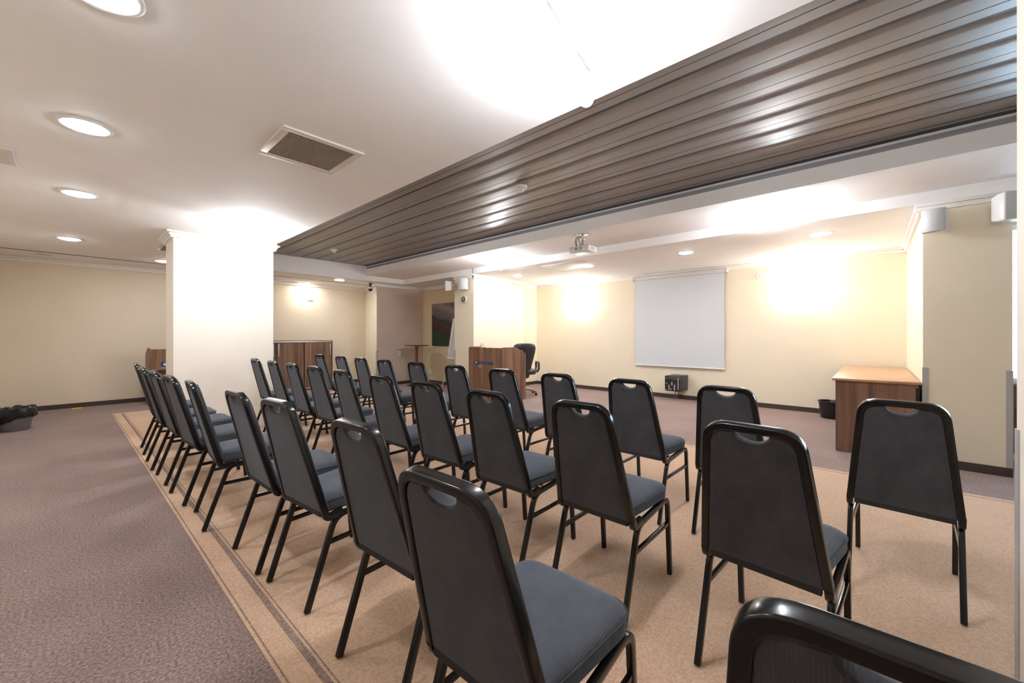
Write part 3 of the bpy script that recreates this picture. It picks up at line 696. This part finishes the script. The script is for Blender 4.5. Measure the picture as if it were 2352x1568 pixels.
# ---------------------------------------------------------------- low cabinet by the end wall
t = thing('sideboard', (3.27, 9.22, 0), 'low walnut cabinet with sliding doors against the end wall', 'cabinet')
MB().box(-.70, .72, .03, .58, .03, 1.085).box(.70, .72, 0, .03, .03, 1.085).box(-.72, -.70, 0, .58, .03, 1.085).build('carcass', M_EDGE, t)
MB().box(-.70, .70, .03, .56, 0, .03).build('plinth', M_BASE, t)
MB().box(-.70, .70, -.004, .03, 1.045, 1.075).build('top_rail', M_ALU, t, bevel=.003)
MB().box(-.70, .70, -.004, .03, .03, .05).build('bottom_rail', M_ALU, t, bevel=.003)
for x0, x1, hx, yy in ((-.70, -.47, -.50, .010), (-.425, .092, -.400, .010), (.118, .695, .665, .0)):
    d = MB().box(x0, x1, yy, yy + .016, .05, 1.045).build('door', M_WOOD, t)
    MB().box(hx - .008, hx + .008, yy - .016, yy, .75, 1.02).build('handle', M_ALU, d, bevel=.003)

# ---------------------------------------------------------------- bar table, flip chart, painting
t = thing('bar_table', (5.52, 8.12, 0), 'tall round red-brown bar table in the far corner', 'table')
MB().lathe([(0, .945), (.27, .945), (.29, .952), (.29, .966), (.28, .972), (0, .972)], seg=48).build('tabletop', M_REDTOP, t)
MB().lathe([(.036, .03), (.036, .90), (.06, .945), (0, .945), (0, .03)], seg=28).build('pedestal', M_RED, t)
MB().lathe([(0, 0), (.22, 0), (.22, .012), (.10, .028), (.036, .045), (0, .045)], seg=40).build('base', M_BLACK, t)

t = thing('flip_chart', (5.68, 7.0, 0), 'white flip chart easel half hidden behind the left pilaster', 'flip chart')
def ez(z): return .29 * z / 1.57            # lean towards the wall
MB().rings([[(ez(z) + .0, y, z) for y in (.31 - .0 * z, -.31)] + [(ez(z) + .02, y, z) for y in (-.31, .31)] for z in (.66, 1.60)]).build('board', M_WHITE, t)
MB().rings([[(ez(z) - .012, y, z) for y in (.30 - (z - .7) * .12, -.30 + (z - .7) * .12)] + [(ez(z) - .002, y, z) for y in (-.30 + (z - .7) * .12, .30 - (z - .7) * .12)] for z in (.70, 1.57)]).build('paper_pad', M_PAPER, t)
MB().box(ez(.66) - .06, ez(.66), -.30, .30, .645, .662).build('pen_tray', M_ALU, t)
for s in (-1, 1):
    MB().tube([(ez(0) - .0, s * .34, 0), (ez(.66) + .012, s * .26, .66)], .011).build('leg', M_ALU, t)
MB().tube([(ez(1.5) + .02, 0, 1.5), (.30, 0, .02)], .010).build('leg', M_ALU, t)

def painting_mat():
    m = mat('landscape paint', (.1, .08, .07), .55); nt, N, L, B = nodes(m)
    tc = N.new('ShaderNodeTexCoord'); sp = N.new('ShaderNodeSeparateXYZ'); L.new(tc.outputs['Object'], sp.inputs[0])
    v = tex_coord(nt); f = noise(nt, v, 5, 6, .6)
    a = N.new('ShaderNodeMath'); a.operation = 'MULTIPLY_ADD'; a.inputs[1].default_value = .22; L.new(f, a.inputs[0]); L.new(sp.outputs['Z'], a.inputs[2])
    sl = N.new('ShaderNodeMath'); sl.operation = 'MULTIPLY_ADD'; sl.inputs[1].default_value = -.25; L.new(sp.outputs['Y'], sl.inputs[0]); L.new(a.outputs[0], sl.inputs[2])
    mr = N.new('ShaderNodeMapRange'); mr.inputs['From Min'].default_value = -.50; mr.inputs['From Max'].default_value = .65; L.new(sl.outputs[0], mr.inputs['Value'])
    c = ramp(nt, mr.outputs[0], [(.0, (.012, .035, .012)), (.27, (.016, .05, .018)), (.33, (.03, .016, .012)), (.50, (.055, .028, .02)), (.60, (.03, .028, .028)), (.66, (.11, .095, .085)), (.80, (.17, .13, .11)), (.90, (.26, .21, .18)), (1.0, (.12, .09, .075))])
    L.new(c, B.inputs['Base Color']); return m
t = thing('painting', (6.05, 7.66, 1.46), 'dark unframed landscape painting with green foreground on the ochre wall', 'painting')
MB().box(-.034, -.004, -.52, .52, -.52, .52).build('stretcher_frame', M_EDGE, t)
MB().box(-.038, -.034, -.52, .52, -.52, .52).build('canvas', painting_mat(), t)

# ---------------------------------------------------------------- desk, bins
t = thing('desk', (5.30, 0.0, 0), 'walnut desk with light wood top against the screen wall corner', 'desk')
MB().box(-.02, 2.33, -.33, .315, .735, .762).build('desktop', M_WOODY, t, bevel=.006)
MB().box(.035, .058, -.30, .290, 0.004, .735).build('end_panel', M_WOOD, t)
MB().box(2.27, 2.295, -.30, .290, 0.004, .735).build('end_panel', M_WOOD, t)
MB().box(.06, 2.27, -.20, -.18, .25, .735).build('modesty_panel', M_WOOD, t)
MB().box(.07, .50, -.325, -.305, .10, .70).build('cable_cover', M_BLACK, t)
t = thing('waste_bin', (7.40, .45, 0), 'round black waste bin beside the desk at the screen wall', 'bin')
MB().lathe([(0, 0), (.120, 0), (.125, .01), (.148, .225), (.158, .232), (.160, .245), (.150, .247), (.143, .235), (.120, .015), (0, .012)], seg=40).build('bin_body', M_BLACK, t)
t = thing('waste_bin', (-.52, 8.05, 0), 'grey waste bin with a crumpled black liner at the left wall', 'bin')
MB().lathe([(0, 0), (.125, 0), (.13, .01), (.165, .26), (.160, .262), (.124, .015), (0, .012)], seg=40).build('bin_body', M_BIN, t)
rr = []; rnd = random.Random(3)
wob = [[rnd.uniform(-1, 1) for _ in range(36)] for _ in range(8)]
for k, (r, z, am) in enumerate(((.158, .10, .006), (.172, .16, .012), (.182, .21, .014), (.186, .25, .014), (.182, .282, .010), (.168, .288, .006), (.150, .262, .004), (.125, .06, .003))):
    rr.append([((r + am * wob[k][j] + am * math.sin(j * 1.3 + k)) * math.cos(2 * PI * j / 36), (r + am * wob[k][j]) * math.sin(2 * PI * j / 36), z + .012 * wob[k][(j * 3) % 36] * (1 if k < 6 else 0) + (.085 * math.cos(2 * PI * j / 36 - math.radians(325)) if k == 0 else 0)) for j in range(36)])
MB().rings(rr, cap=False).build('bin_liner', M_BAG, t)
tag(MB().box(-.06, .06, -.035, .035, 0, .012).build('tape_mark', M_YELLOW), 'scrap of yellow tape on the carpet by the end wall', 'tape').location = (0.02, 9.66, 0)
